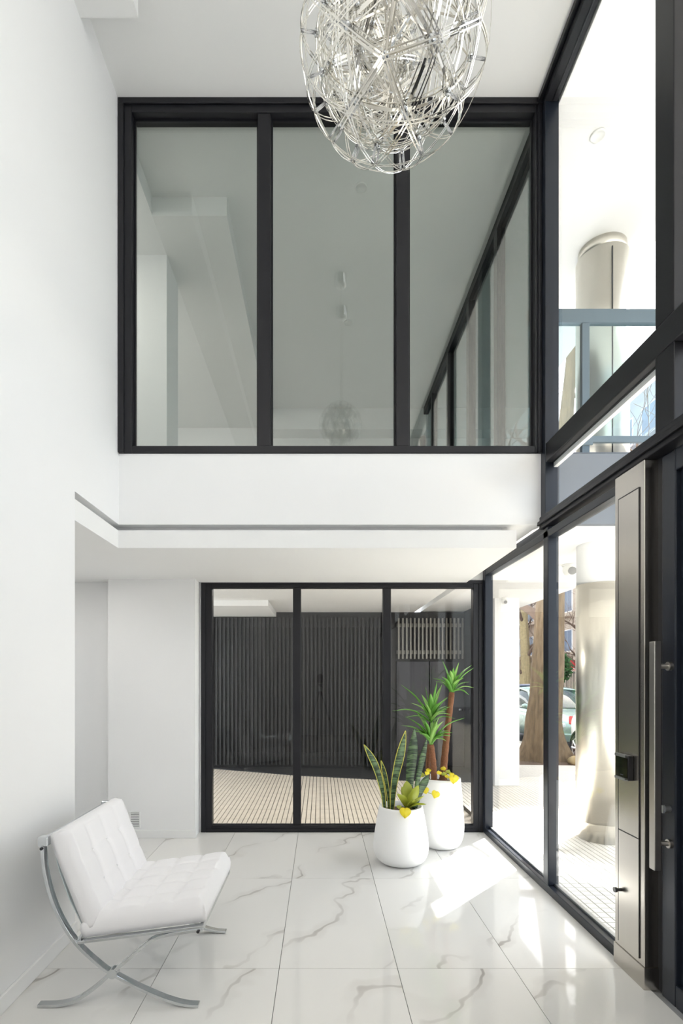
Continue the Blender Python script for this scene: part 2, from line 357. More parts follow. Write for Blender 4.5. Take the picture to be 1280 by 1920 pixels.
B('mullion', 'frame_blue', w4, 1.556, 1.63, 3.60, 3.68, 0.055, 2.515, 0.005)
B('top_rail', 'frame_blue', w4, 1.556, 1.63, 2.75, 4.97, 2.44, 2.49, 0.004)
B('head_filler', 'frame_blue', w4, 1.57, 1.62, 3.70, 4.97, 2.49, ZS-0.002)
B('pane', 'glass_clear', w4, 1.586, 1.594, 3.68, 4.97, 0.055, 2.44)
B('pane', 'glass_clear', w4, 1.586, 1.594, 2.75, 3.60, 0.055, 2.44)
st(B('wall_sun_block', 'white_wall', None, 1.556, 1.70, YB, 1.0, 0, 2.515))  # unseen; made solid in place of glass to cut sun bounce
B('mullion', 'frame_blue', w4, 1.556, 1.63, 1.0, 1.1, 0.0, 2.515)

# door_1 : dark entrance door with a long steel pull
d1 = st_empty('door_1', (1.6, 2.0, 0))
B('jamb', 'frame_black', d1, 1.60, 1.66, 2.44, 2.50, 0, 2.515, 0.003)
B('stile', 'frame_blue', d1, 1.58, 1.64, 2.345, 2.44, 0.008, 2.50, 0.006)
B('stile', 'frame_blue', d1, 1.58, 1.64, 1.10, 1.20, 0.008, 2.50, 0.006)
B('top_rail', 'frame_blue', d1, 1.58, 1.64, 1.20, 2.345, 2.40, 2.50, 0.006)
B('bottom_rail', 'frame_blue', d1, 1.58, 1.64, 1.20, 2.345, 0.008, 0.11, 0.006)
B('door_panel', 'frame_blue', d1, 1.605, 1.625, 1.20, 2.345, 0.11, 2.40)
h = MB().box(1.498, 1.53, 2.362, 2.402, 0.612, 1.642).build('pull_handle', 'steel_handle', d1, bevel=0.003); h['label'] = 'long brushed steel pull bar'
for z in (0.73, 1.53):
    MB().cyl((1.53, 2.382, z), (1.58, 2.375, z), 0.011).cyl((1.565, 2.375, z), (1.58, 2.375, z), 0.02).build('handle_standoff', 'steel_handle', h, smooth=False)
MB().cyl((1.555, 2.385, 0.886), (1.58, 2.385, 0.886), 0.016).box(1.548, 1.556, 2.38, 2.39, 0.866, 0.9).build('lock_cylinder', 'aluminium', d1)

# stainless entrance post
ep = thing('intercom_post', 'tall brushed steel entrance post with card reader beside the dark door', 'post', (1.58, 2.618, 0))
B('body', 'steel_brushed', ep, 1.535, 1.66, 2.495, 2.745, 0.105, 2.513, 0.003)
B('plinth', 'steel_brushed', ep, 1.53, 1.665, 2.49, 2.75, 0.0, 0.105, 0.002)
pu = B('upper_panel', 'steel_brushed', ep, 1.531, 1.536, 2.535, 2.705, 0.705, 2.39, 0.001)
pl = B('lower_panel', 'steel_brushed', ep, 1.531, 1.536, 2.535, 2.705, 0.13, 0.70, 0.001)
MB().box(1.5305, 1.5355, 2.531, 2.535, 0.13, 2.39).box(1.5305, 1.5355, 2.705, 2.709, 0.13, 2.39).box(1.5305, 1.5355, 2.531, 2.709, 0.70, 0.705).box(1.5305, 1.5355, 2.531, 2.709, 2.39, 2.395).build('panel_joint', 'black_plastic', ep)
MB().cyl((1.51, 2.69, 0.396), (1.532, 2.69, 0.396), 0.008).cyl((1.50, 2.69, 0.396), (1.512, 2.69, 0.396), 0.013).build('panel_knob', 'black_plastic', pl)
rd = B('card_reader', 'black_plastic', ep, 1.505, 1.531, 2.575, 2.69, 0.972, 1.095, 0.004); rd['label'] = 'black card reader with steel end caps'
B('reader_face', 'black_gloss', rd, 1.503, 1.506, 2.58, 2.685, 0.985, 1.082)
B('end_cap', 'aluminium', rd, 1.502, 1.516, 2.60, 2.69, 1.083, 1.097); B('end_cap', 'aluminium', rd, 1.502, 1.516, 2.60, 2.69, 0.969, 0.982)
B('reader_print', 'screen_print', rd, 1.5022, 1.5032, 2.615, 2.64, 0.993, 0.998)

# ------------------------------------------------------------------ upstairs room behind window_1
st(B('back_room_floor', 'back_room_floor', None, -3.2, 1.545, YU+0.14, 8.2, 2.981, 3.0))
st(MB().box(-3.3, 1.62, YU+0.101, 8.3, ZC, ZC+0.2).prism([(-3.3, YU+0.101), (-1.41, YU+0.101), (-1.41, 4.43), (-0.785, 4.43), (-0.785, 8.3), (-3.3, 8.3)], 5.36, ZC).build('back_room_ceiling', 'white_ceiling'))
st(MB().box(-3.3, -3.2, YU+0.13, 8.3, 3.0, 5.36).box(-3.3, 1.62, 8.2, 8.3, 3.0, ZC).box(-0.785, 1.62, 7.9, 8.2, 5.2, ZC).box(-3.2, XL-0.16, YU+0.005, YU+0.13, 3.0, 5.36).build('back_room_wall', 'white_wall'))
st(B('back_room_pier', 'white_wall', None, -3.2, -1.408, 4.84, 5.22, 3.0, 5.36))
w5 = st_empty('window_5', (XR, 5, 3.0))
B('top_rail', 'frame_black', w5, 1.55, 1.63, 3.79, 8.2, 5.42, ZC, 0.003)
B('sill_rail', 'frame_black', w5, 1.55, 1.63, 3.79, 8.2, 3.0, 3.06, 0.003)
for y in (4.62, 5.5, 6.4, 7.3, 8.1):
    B('mullion', 'frame_black', w5, 1.55, 1.63, y, y+0.09, 3.06, 5.42, 0.003)
ys = [3.79, 4.62, 5.5, 6.4, 7.3, 8.1]
for i in range(5):
    B('pane', 'glass_smoke', w5, 1.586, 1.594, ys[i] + (0.09 if i else 0), ys[i+1], 3.06, 5.42)

def lamp(o, x, y, z, watts, size=0.08):  # light source of the added fill fixtures only
    l = bpy.data.lights.new('fill_lamp', 'AREA'); l.shape = 'DISK'; l.size = size; l.energy = watts; l.color = (1.0, 0.96, 0.90)
    q = bpy.data.objects.new('fill_lamp', l); COL.objects.link(q); q.parent = o; q.location = (0, 0, -0.02)
def downlight(x, y, z, label, r=0.05, watts=0):
    t = thing('downlight', label, 'light', (x, y, z))
    n = 28
    MB().lathe([(r*0.72, -0.001), (r, -0.001), (r, -0.008), (r*0.8, -0.012), (r*0.72, -0.006)], x, y, z, n).build('trim_ring', 'cctv_white', t, smooth=True)
    if watts: lamp(t, x, y, z, watts)
    MB().lathe([(0.001, -0.004), (r*0.5, -0.006), (r*0.70, -0.003), (r*0.70, -0.0005), (0.001, -0.0005)], x, y, z, n).build('reflector', 'lens_grey', t, smooth=True)
downlight(-2.05, 4.1, ZP0, 'added fill light in the low ceiling of the white recess', 0.05, 1.4)  # fill light added to brighten the recess
for (lx, ly, ll) in ((-0.5, -1.9, 'added fill light in the high ceiling beside the left wall'), (1.0, -1.9, 'added fill light in the high ceiling beside the street glass'),
                     (-0.5, -2.8, 'added fill light in the high ceiling at the rear by the left wall'), (1.0, -2.8, 'added fill light in the high ceiling at the rear by the street glass')):
    downlight(lx, ly, ZC, ll, 0.06, 6.5)  # added out of view to fill the lobby with light
for (lx, ly, ll, lw_) in ((-2.4, 4.25, 'added fill light in the upstairs soffit before the white pier', 5.0), (-2.7, 5.9, 'added fill light in the upstairs soffit close behind the white pier', 12.0)):
    downlight(lx, ly, 5.36, ll, 0.05, lw_)  # hidden fill lights added to lift the upstairs room
for (lx, ll) in ((-0.6, 'added fill light in the passage ceiling before the tall slatted screen'), (1.0, 'added fill light in the passage ceiling before the service door')):
    downlight(lx, 5.75, ZS, ll, 0.05, 3.5)  # fill lights added to brighten the passage floor and ceiling
downlight(0.335, 4.34, ZC, 'round ceiling downlight in the room upstairs behind the window glass', 0.05)

# ------------------------------------------------------------------ outside: ground
pv = st(MB().box(-14.0, 4.6, 5.121, 8.75, -0.3, -0.035).box(1.661, 4.6, -12, 5.121, -0.3, -0.035).box(1.0, 4.6, 8.75, 48, -0.3, -0.035).build('pavement', 'paver_bed'))
def ribbed(mt='paver'):
    m = MB(); n = 8; p = 0.4/n
    for i in range(n): m.box(-0.2+i*p+0.004, -0.2+(i+1)*p-0.004, -0.198, 0.198, -0.02, 0.0)
    m.box(-0.199, 0.199, -0.199, 0.199, -0.034, -0.008)
    me = bpy.data.meshes.new('paving_tile'); me.from_pydata(m.v, [], m.f); me.materials.append(MATS[mt]); me.materials.append(MATS['paver_bed'])
    for q in range(6): me.polygons[len(me.polygons)-1-q].material_index = 1
    return me
def gridded():
    m = MB(); n = 6; p = 0.4/n
    for i in range(n):
        for j in range(n): m.box(-0.2+i*p+0.004, -0.2+(i+1)*p-0.004, -0.2+j*p+0.004, -0.2+(j+1)*p-0.004, -0.02, 0.0)
    m.box(-0.199, 0.199, -0.199, 0.199, -0.034, -0.008)
    me = bpy.data.meshes.new('paving_tile'); me.from_pydata(m.v, [], m.f); me.materials.append(MATS['paver_grid']); me.materials.append(MATS['paver_bed'])
    for q in range(6): me.polygons[len(me.polygons)-1-q].material_index = 1
    return me
rm, gm, wm = ribbed(), gridded(), ribbed('paver_warm')
cnt = 0
for i in range(8):
    for j in range(9):
        o = bpy.data.objects.new('paving_tile', wm); COL.objects.link(o); o.parent = pv; o.location = (-1.55+i*0.4, 5.325+j*0.4, -0.004)
for i in range(7):
    for j in range(21):
        x, y = 1.865+i*0.4, 2.325+j*0.4
        if x > 3.7 and 8.9 < y < 10.2: continue
        o = bpy.data.objects.new('paving_tile', gm if y < 4.3 else rm); COL.objects.link(o); o.parent = pv; o.location = (x, y, -0.004)
MB().box(1.665, 4.5, 10.55, 48, -0.034, -0.006).box(1.665, 4.5, -12, 2.12, -0.034, -0.006).box(-14.0, -1.76, 5.13, 8.7, -0.034, -0.006).build('paved_surface', 'pavement_far', pv)
B('kerb_stone', 'kerb', pv, 4.5, 4.65, -12, 48, -0.3, 0.0, 0.01)
st(B('road', 'asphalt', None, 4.65, 13.0, -20, 60, -0.4, -0.22))
st(B('pavement_opposite', 'kerb', None, 13.0, 18.8, -20, 60, -0.3, 0.0))
st(MB().prism([(-3.0, 8.62), (-1.75, 8.55), (-0.35, 7.95), (0.95, 7.60), (2.35, 7.40), (2.35, 8.66), (-3.0, 8.66)], -0.03, 0.012).build('shaded_ground_wedge', 'ground_shade'))  # dark wedge put in for the shaded ground before the wall

# ------------------------------------------------------------------ passage: dark wall with slatted screens
st(MB().box(-5.0, 2.37, 8.66, 8.9, 0, ZS).build('wall_passage', 'dark_wall'))
st(MB().box(-2.66, -0.72, 7.3, 8.66, 2.47, ZS-0.001).build('ceiling_box_passage', 'white_ceiling'))
sw = thing('slatted_screen', 'tall dark grey screen of vertical slats on the passage wall', 'screen', (-0.6, 8.6, 0))
MB().box(-2.5, 1.20, 8.615, 8.64, 2.30, 2.37).build('rail', 'slat_grey', sw); MB().box(-2.5, 1.20, 8.615, 8.64, 0.18, 0.25).build('rail', 'slat_grey', sw)
me = None
for k in range(57):
    x = -2.46 + k*0.0645
    if me is None:
        o = MB().box(-0.014, 0.014, -0.03, 0.03, 0.06, 2.45).build('slat', 'slat_grey', None); me = o.data
    else:
        o = bpy.data.objects.new('slat', me); COL.objects.link(o)
    o.parent = sw; o.location = (x+0.6, -0.02, 0)
sg = thing('vent_screen', 'light metal slat screen above the dark service doors', 'screen', (1.9, 8.6, 1.75))
for z in (1.86, 2.30): MB().box(1.25, 2.34, 8.60, 8.615, z, z+0.06).build('rail', 'slat_light', sg)
me = None
for k in range(17):
    x = 1.275 + k*0.0645
    if me is None:
        o = MB().box(-0.013, 0.013, -0.04, 0.0, 1.78-1.75, 2.44-1.75).build('slat', 'slat_light', None); me = o.data
    else:
        o = bpy.data.objects.new('slat', me); COL.objects.link(o)
    o.parent = sg; o.location = (x-1.9, -0.02, 0)
sd = thing('service_door', 'dark metal double service door under the light slat screen', 'door', (1.8, 8.62, 0))
for a, b in ((1.25, 1.78), (1.79, 2.34)):
    lf = B('door_leaf', 'dark_door', sd, a, b, 8.60, 8.655, 0.03, 1.74, 0.004)
    B('hinge_strip', 'dark_wall', lf, a+0.02, a+0.035, 8.592, 8.60, 0.1, 1.68)
MB().cyl((2.28, 8.57, 0.95), (2.28, 8.60, 0.95), 0.02, 16).build('door_knob', 'aluminium', sd, smooth=True)

# ------------------------------------------------------------------ balcony, soffits, columns
st(MB().box(1.66, 3.10, 5.88, 8.9, 2.563, 3.0).box(1.66, 3.10, 4.25, 5.88, 2.70, 3.0).build('balcony_slab', 'white_ceiling'))
st(MB().box(1.66, 3.10, 8.9, 30, 2.563, 3.2).box(1.0, 2.37, 8.9, 30, 0.0, 2.563).build('neighbour_wall', 'white_wall'))
st(B('balcony_fascia', 'slate', None, 1.66, 3.12, 4.19, 4.25, 2.70, 3.27))
st(MB().box(1.64, 3.03, YB, 9.5, 5.42, 5.7).box(3.03, 4.6, YB, 4.4, 5.42, 5.7).build('overhang_soffit', 'white_ceiling'))  # second box is an unseen extension added to block sun
st(MB().box(-3.3, 3.03, YB-0.5, 9.5, 5.72, 9.0).build('building_mass', 'white_wall'))
rl = thing('balcony_railing', 'blue grey metal balcony railing with glass panels around the slab', 'railing', (2.4, 4.23, 3.27))
B('top_rail', 'rail_grey', rl, 1.66, 3.06, 4.20, 4.25, 4.31, 4.42, 0.004)
B('lower_rail', 'rail_grey', rl, 1.66, 3.06, 4.21, 4.24, 3.36, 3.41, 0.003)
B('top_rail', 'rail_grey', rl, 3.0, 3.06, 4.25, 8.8, 4.31, 4.40, 0.004)
B('lower_rail', 'rail_grey', rl, 3.0, 3.05, 4.25, 8.8, 3.36, 3.41, 0.003)
for x in (2.09, 3.0): B('post', 'rail_grey', rl, x, x+0.06, 4.205, 4.245, 3.27, 4.31, 0.003)
for y in (5.3, 6.5, 7.7): B('post', 'rail_grey', rl, 3.0, 3.05, y, y+0.06, 3.0, 4.31, 0.003)
B('glass_panel', 'glass_balcony', rl, 2.15, 3.0, 4.222, 4.230, 3.41, 4.31); B('glass_panel', 'glass_balcony', rl, 1.66, 2.09, 4.222, 4.230, 3.41, 4.31)
B('clamp', 'rail_grey', rl, 2.07, 2.17, 4.19, 4.205, 3.33, 3.43, 0.004)

def steel_column(x, y, label, z1=5.42, r=0.222):
    t = thing('steel_column', label, 'column', (x, y, 0))
    MB().lathe([(r-0.012, 0.0), (r-0.012, 0.16), (r-0.004, 0.17)], x, y, 0, 64).build('base_ring', 'column_steel', t, smooth=True)
    MB().lathe([(r, 0.165), (r, 2.33)], x, y, 0, 72).build('lower_shell', 'column_steel', t, smooth=True)
    MB().lathe([(r-0.006, 2.325), (r-0.006, 3.0)], x, y, 0, 64).build('collar', 'white_wall', t, smooth=True)
    MB().lathe([(r, 3.0), (r, z1-0.10)], x, y, 0, 72).build('upper_shell', 'column_steel', t, smooth=True)
    MB().lathe([(r-0.02, z1-0.10), (r-0.02, z1)], x, y, 0, 64).build('neck', 'column_steel', t, smooth=True)
    a = math.radians(-97); c, s = math.cos(a), math.sin(a)
    MB().cyl((x+c*r, y+s*r, 3.0), (x+c*r, y+s*r, z1-0.14), 0.006, 8).build('seam', 'dark_wall', t)
steel_column(2.60, 4.86, 'round stainless steel column rising through the balcony beside the glass facade')
steel_column(4.25, 5.862, 'added unseen thicker steel column near the kerb that blocks stray sun', r=0.28)  # added out of view to keep sun off the near floor
st(B('pillar', 'white_wall', None, 2.385, 2.72, 7.2, 7.55, 0, 2.563))
st(MB().box(2.37, 2.385, 7.3, 8.9, 0, 2.563).build('wall_passage_end', 'dark_wall'))
downlight(0.315, 6.0, ZC, 'round ceiling downlight farther back in the room upstairs', 0.05)
downlight(2.02, 3.83, 5.42, 'round downlight in the white soffit outside the upper glass', 0.055)
def dome(x, y, z, label, r=0.05, cat='camera'):
    t = thing('security_camera', label, cat, (x, y, z))
    MB().lathe([(r*1.05, 0), (r*1.05, -0.02), (r*0.9, -0.03)], x, y, z, 24).build('mount', 'cctv_white', t, smooth=True)
    MB().sphere((x, y-0.01, z-0.055), r*1.05, 20, 14).build('housing', 'cctv_white', t, smooth=True)
    MB().lathe([(0.001, 0), (r*0.62, 0.0), (r*0.62, 0.03), (0.001, 0.036)], 0, 0, 0, 20).build
    c = Vector((x, y-0.01, z-0.055)); d = Vector((-0.15, -0.9, -0.35)).normalized()
    MB().cyl(c + d*r*0.8, c + d*r*1.15, r*0.55, 20).build('lens', 'lens_grey', t)
dome(2.70, 5.70, 2.70, 'white dome camera under the balcony soffit near the steel column', 0.075)
dome(2.50, 7.14, 2.562, 'small dark lensed camera at the top of the white pillar', 0.04)

# ------------------------------------------------------------------ barcelona-type chair
def arc_pts(ctrl, n=40):
    """Catmull-Rom through control points (x,z)"""
    P = [Vector((p[0], p[1])) for p in ctrl]; P = [2*P[0]-P[1]] + P + [2*P[-1]-P[-2]]; r = []
    for i in range(1, len(P)-2):
        for k in range(n//(len(P)-3)):
            t = k/(n//(len(P)-3)); a, b, c, d = P[i-1], P[i], P[i+1], P[i+2]
            r.append(0.5*((2*b) + (c-a)*t + (2*a-5*b+4*c-d)*t*t + (3*b-a-3*c+d)*t**3))
    r.append(P[-2]); return r
def cushion(L, W, T, nu, nv, depth, name, parent, M, buttons=True, seam=0.013):
    """tufted box cushion: L along u, W along v, T thick; M maps local (u,v,w) to world"""
    m = MB(); NU, NV = nu*10, nv*10
    def edge(u, v):
        e = 1.0
        for q, s in ((u, L), (v, W)):
            d = min(q, s-q)/0.022
            if d < 1: e *= math.sqrt(max(0.0, 1-(1-d)**2))*0.24+0.76
        return e
    def top(u, v):
        fu, fv = u/L*nu, v/W*nv
        du = abs(fu-round(fu)); dv_ = abs(fv-round(fv))
        puff = (math.sin(math.pi*(fu % 1))*math.sin(math.pi*(fv % 1)))**0.38 if 0 < fu < nu and 0 < fv < nv else 0
        z = T*edge(u, v) - 0.004
        z += seam*puff
        if 0.5 < fu < nu-0.5 and 0.5 < fv < nv-0.5:
            z -= depth*math.exp(-((du*L/nu)**2+(dv_*W/nv)**2)/0.018**2)
        return z
    idx = {}
    for i in range(NU+1):
        for j in range(NV+1):
            u, v = L*i/NU, W*j/NV
            idx[i, j] = len(m.v); m.v.append(tuple(M(u, v, top(u, v))))
    for i in range(NU):
        for j in range(NV): m.f.append((idx[i,j], idx[i+1,j], idx[i+1,j+1], idx[i,j+1]))
    ring = [(i, 0) for i in range(NU)] + [(NU, j) for j in range(NV)] + [(i, NV) for i in range(NU, 0, -1)] + [(0, j) for j in range(NV, 0, -1)]
    prev = [idx[r] for r in ring]; n = len(ring)
    for off, zz in ((0.005, 0.60), (0.007, 0.32), (0.0, 0.0)):
        cur = []
        for i, j in ring:
            u, v = L*i/NU, W*j/NV
            u += off*(1 if i == NU else -1 if i == 0 else 0); v += off*(1 if j == NV else -1 if j == 0 else 0)
            cur.append(len(m.v)); m.v.append(tuple(M(u, v, T*zz)))
        for k in range(n): m.f.append((prev[k], cur[k], cur[(k+1) % n], prev[(k+1) % n]))
        prev = cur
    m.f.append(tuple(prev))
    c = m.build(name, 'leather', parent, smooth=True)
    for i in range(1, nu):
        for j in range(1, nv):
            u, v = L*i/nu, W*j/nv; p = M(u, v, top(u, v)+0.001)
            MB().sphere(p, 0.007, 10, 6, 0.7).build('button', 'leather', c, smooth=True)
    return c
def make_chair(label):
    Y0, Y1 = 2.372, 3.055
    t = thing('lounge_chair', label, 'chair', (-0.9, (Y0+Y1)/2, 0), 'white tufted lounge chairs')
    back = arc_pts([(-1.247,0.745),(-1.232,0.60),(-1.185,0.44),(-1.10,0.295),(-0.99,0.19),(-0.93,0.150),(-0.82,0.092),(-0.70,0.040),(-0.61,0.014),(-0.545,0.008)])
    front = arc_pts([(-0.525,0.350),(-0.60,0.340),(-0.70,0.322),(-0.77,0.292),(-0.85,0.225),(-0.93,0.158),(-1.01,0.088),(-1.09,0.035),(-1.17,0.012),(-1.265,0.008)])
    for y in (Y0, Y1):
        f = MB().strip([(p.x, y, p.y) for p in back], lambda k: (0,1,0), 0.034, 0.015).build('back_bar', 'chrome', t, bevel=0.002)
        g = MB().strip([(p.x, y, p.y) for p in front], lambda k: (0,1,0), 0.034, 0.015).build('seat_bar', 'chrome', t, bevel=0.002)
        MB().strip([(-1.09, y, 0.290), (-0.525, y, 0.362)], lambda k: (0,1,0), 0.028, 0.013).build('seat_rail', 'chrome', t, bevel=0.002)
        MB().lathe([(0.045, -0.016), (0.045, 0.016)], 0, 0, 0, 4)
        sy = y - 0.018
        MB().cyl((-0.93, sy, 0.153), (-0.93, sy+0.036, 0.153), 0.022, 20).build('cross_joint', 'chrome', g, smooth=False)
        for (x, z) in ((-1.243, 0.715), (-0.545, 0.345)):
            MB().cyl((x, y-0.024, z), (x, y-0.016, z), 0.007, 10).build('bolt', 'black_plastic', t)
        MB().box(-1.262, -1.218, y-0.02, y+0.02, 0.725, 0.765).build('end_block', 'chrome', t, bevel=0.003)
    for (x, z) in ((-1.238, 0.745), (-0.535, 0.352), (-1.085, 0.292)):
        MB().box(x-0.008, x+0.008, Y0, Y1, z-0.016, z+0.016).build('cross_rail', 'chrome', t, bevel=0.002)
    for k in range(7):
        y = Y0+0.06+k*0.095
        MB().strip([(-1.08, y, 0.299), (-0.54, y, 0.368)], lambda k: (0,1,0), 0.045, 0.004).build('seat_strap', 'strap_leather', t)
    for k in range(6):
        y = Y0+0.07+k*0.108
        MB().strip([(-1.228, y, 0.735), (-1.200, y, 0.60), (-1.150, y, 0.46), (-1.075, y, 0.31)], lambda k: (0,1,0), 0.045, 0.004).build('back_strap', 'strap_leather', t)
    sd_ = Vector((0.555, 0, 0.073)).normalized(); sn = Vector((-sd_.z, 0, sd_.x)); so = Vector((-1.070, Y0+0.012, 0.302))
    cushion(0.555, 0.665, 0.105, 4, 5, 0.010, 'seat_cushion', t, lambda u, v, w_: so + sd_*u + Vector((0,1,0))*v + sn*w_)
    bd = Vector((-0.165, 0, 0.420)).normalized(); bn = Vector((bd.z, 0, -bd.x)); bo = Vector((-1.068, Y0+0.012, 0.345))
    cushion(0.445, 0.665, 0.095, 3, 4, 0.012, 'back_cushion', t, lambda u, v, w_: bo + bd*u + Vector((0,1,0))*v + bn*w_, seam=0.007)
    return t
ch = make_chair('white tufted leather lounge chair on crossed chrome legs against the white wall')
dup(ch, (-0.90, 1.08, 0), 'white tufted lounge chair reflected in the dark glass behind the other chair')

# ------------------------------------------------------------------ planters
def strap_leaf(pts, wid, fold=0.25, name='leaf', mt='leaf_yucca', parent=None, side=None, tipw=0.03, prof=None, thick=0.0012):
    pts = [Vector(p) for p in pts]
    # quadratic resample
    P = [2*pts[0]-pts[1]] + pts + [2*pts[-1]-pts[-2]]; c = []
    nseg = 8 if len(pts) <= 3 else 5
    for i in range(1, len(P)-2):
        for k in range(nseg):
            t = k/nseg; a, b, cc, d = P[i-1], P[i], P[i+1], P[i+2]
            c.append(0.5*((2*b)+(cc-a)*t+(2*a-5*b+4*cc-d)*t*t+(3*b-a-3*cc+d)*t**3))
    c.append(P[-2]); n = len(c); m = MB()
    for k, p in enumerate(c):
        d = (c[min(k+1,n-1)]-c[max(k-1,0)]).normalized()
        s = (side if side else d.cross(Vector((0,0,1)))); s = Vector(s); s = (s - d*s.dot(d))
        if s.length < 1e-4: s = d.orthogonal()
        s.normalize(); nn = s.cross(d).normalized(); t = k/(n-1)
        wv = wid*(prof(t) if prof else max(tipw, min(1, 0.55+t*2.2)*(1-max(0,(t-0.35)/0.65)**2)))
        for q, hgt in ((-0.5, fold), (0, 0), (0.5, fold)): m.v.append(tuple(p + s*q*wv + nn*hgt*wv*0.5))
    for k in range(n-1):
        for q in (0, 1): m.f.append((k*3+q, k*3+q+1, (k+1)*3+q+1, (k+1)*3+q))
    o = m.build(name, mt, parent, smooth=True)
    sm = o.modifiers.new('thick', 'SOLIDIFY'); sm.thickness = thick; sm.offset = 0
    return o, c
def pot(parent, x, y, rmax, rim, hgt, base):
    prof = []
    N = 26
    for k in range(N+1):
        t = k/N
        if t < 0.3:
            a = t/0.3*math.pi/2; r = base + (rmax-base)*math.sin(a)**0.75
        else:
            q = (t-0.3)/0.7; r = rmax + (rim-rmax)*(q**1.35)
        prof.append((r, 0.0 + hgt*(t if t >= 0.3 else 0.3*(1-math.cos(t/0.3*math.pi/2)))))
    prof = [(base*0.9, 0.0)] + prof
    prof += [(rim-0.006, hgt+0.004), (rim-0.014, hgt), (rim-0.016, hgt-0.05), (rim-0.02, hgt-0.09)]
    p = MB().lathe(prof, x, y, 0, 64).build('pot', 'pot_white', parent, smooth=True)
    MB().lathe([(0.001, hgt-0.042), (rim-0.06, hgt-0.036), (rim-0.012, hgt-0.045), (rim-0.02, hgt-0.07), (0.001, hgt-0.08)], x, y, 0, 32).build('soil', 'soil', parent, smooth=True)
    return p
def heart(parent, c, r, nrm, up, mt='leaf_yellow', name='leaf'):
    c = Vector(c); n = Vector(nrm).normalized(); u = Vector(up); u = (u-n*u.dot(n)).normalized(); s = u.cross(n)
    m = MB(); K = 24; m.v.append(tuple(c - n*r*0.12))
    for k in range(K):
        t = 2*math.pi*k/K; hx = 16*math.sin(t)**3/17; hy = (14*math.cos(t)-2.6*math.cos(2*t)-1.6*math.cos(3*t)-0.4*math.cos(4*t))/16
        m.v.append(tuple(c + s*hx*r + u*hy*r + n*r*0.22*(hx*hx) + n*r*0.06*math.sin(3*t)))
    for k in range(K): m.f.append((0, 1+k, 1+(k+1) % K))
    o = m.build(name, mt, parent, smooth=True); sm = o.modifiers.new('thick', 'SOLIDIFY'); sm.thickness = 0.001; return o

# snake plant pot
PX, PY = 0.646, 4.22
p1 = thing('potted_snake_plant', 'low round white planter with snake plant and lime green leaves', 'potted plant', (PX, PY, 0))
pot(p1, PX, PY, 0.220, 0.172, 0.452, 0.10)
def spear(pxs, Ys, wid, name='leaf', edge=True):
    pts = [at(a, b, y) for (a, b), y in zip(pxs, Ys)]
    pr = lambda t: max(0.02, (0.45+0.9*t)*(1-max(0, (t-0.62)/0.38)**2)) if t < 1 else 0.02
    o, c = strap_leaf(pts, wid, 0.3, name, 'leaf_snake', p1, side=(1, 0.25, 0), prof=pr, thick=0.003)
    if edge:
        n = len(c)
        for sgn in (-1, 1):
            e = []
            for k, p in enumerate(c):
                d = (c[min(k+1,n-1)]-c[max(k-1,0)]).normalized(); s = Vector((1,0.25,0)); s = (s-d*s.dot(d)).normalized(); nn = s.cross(d)
                wv = wid*pr(k/(n-1)); e.append(p + s*sgn*0.5*wv + nn*0.15*wv)
            MB().tube(e, 0.0028, 6).build('leaf_margin', 'leaf_edge', o, smooth=True)
spear([(721,1520),(716,1480),(703,1435),(682,1396)], [4.22,4.2,4.17,4.14], 0.050)
spear([(729,1520),(727,1488),(721,1455),(714,1426)], [4.25]*4, 0.034)
spear([(734,1520),(738,1470),(747,1425),(760,1370)], [4.22,4.22,4.2,4.17], 0.068)
spear([(771,1515),(767,1470),(771,1420),(777,1366)], [4.30,4.30,4.30,4.28], 0.086, edge=False)
spear([(775,1518),(781,1470),(790,1425),(800,1385)], [4.26,4.26,4.25,4.22], 0.050, edge=False)
spear([(778,1515),(784,1490),(792,1470),(803,1452)], [4.16,4.14,4.12,4.10], 0.070, edge=False)
ov = lambda t: max(0.03, math.sin(math.pi*min(1, 0.12+0.88*t))**0.8)
for tip, wd, Yt in (((762,1464),0.088,4.20),((784,1472),0.080,4.10),((744,1488),0.052,4.06),((795,1492),0.056,4.0),((799,1508),0.05,4.02),((778,1478),0.07,4.14),((753,1475),0.06,4.24),((776,1500),0.05,3.99)):
    b = at(764, 1514, 4.16); e = at(tip[0], tip[1], Yt); mid = (b+e)/2 + Vector((0,-0.01,0.025))
    strap_leaf([b, mid, e], wd, 0.45, 'leaf', 'leaf_lime', p1, side=(1, 0.1, 0.2), prof=ov)
heart(p1, at(759,1523,4.02), 0.050, (0.15,-1,0.35), (0.1,0,1)); heart(p1, at(748,1513,4.10), 0.022, (-0.2,-0.6,0.8), (0,0.2,1), 'leaf_lime')

# yucca pot
QX, QY = 1.057, 4.63
p2 = thing('potted_yucca', 'tall white planter with three stemmed yucca and trailing yellow leaves', 'potted plant', (QX, QY, 0))
pot(p2, QX, QY, 0.202, 0.172, 0.600, 0.105)
def trunk(pxs, Ys, r0, r1):
    pts = [at(a, b, y) for (a, b), y in zip(pxs, Ys)]
    P = []
    for i in range(len(pts)-1):
        for k in range(8): P.append(pts[i].lerp(pts[i+1], k/8))
    P.append(pts[-1]); n = len(P)
    rr = [(r0+(r1-r0)*k/(n-1))*(1+0.07*math.sin(k*2.3)) for k in range(n)]
    MB().tube(P, rr, 12).build('stem', 'bark_yucca', p2, smooth=True); return P[-1]
tA = trunk([(830,1465),(832,1432),(838,1370),(847,1298)], [4.66,4.66,4.65,4.64], 0.034, 0.024)
tB = trunk([(814,1468),(812,1430),(808,1396)], [4.56,4.56,4.56], 0.028, 0.024)
tC = trunk([(801,1466),(802,1430),(805,1396)], [4.66,4.64,4.60], 0.021, 0.019)
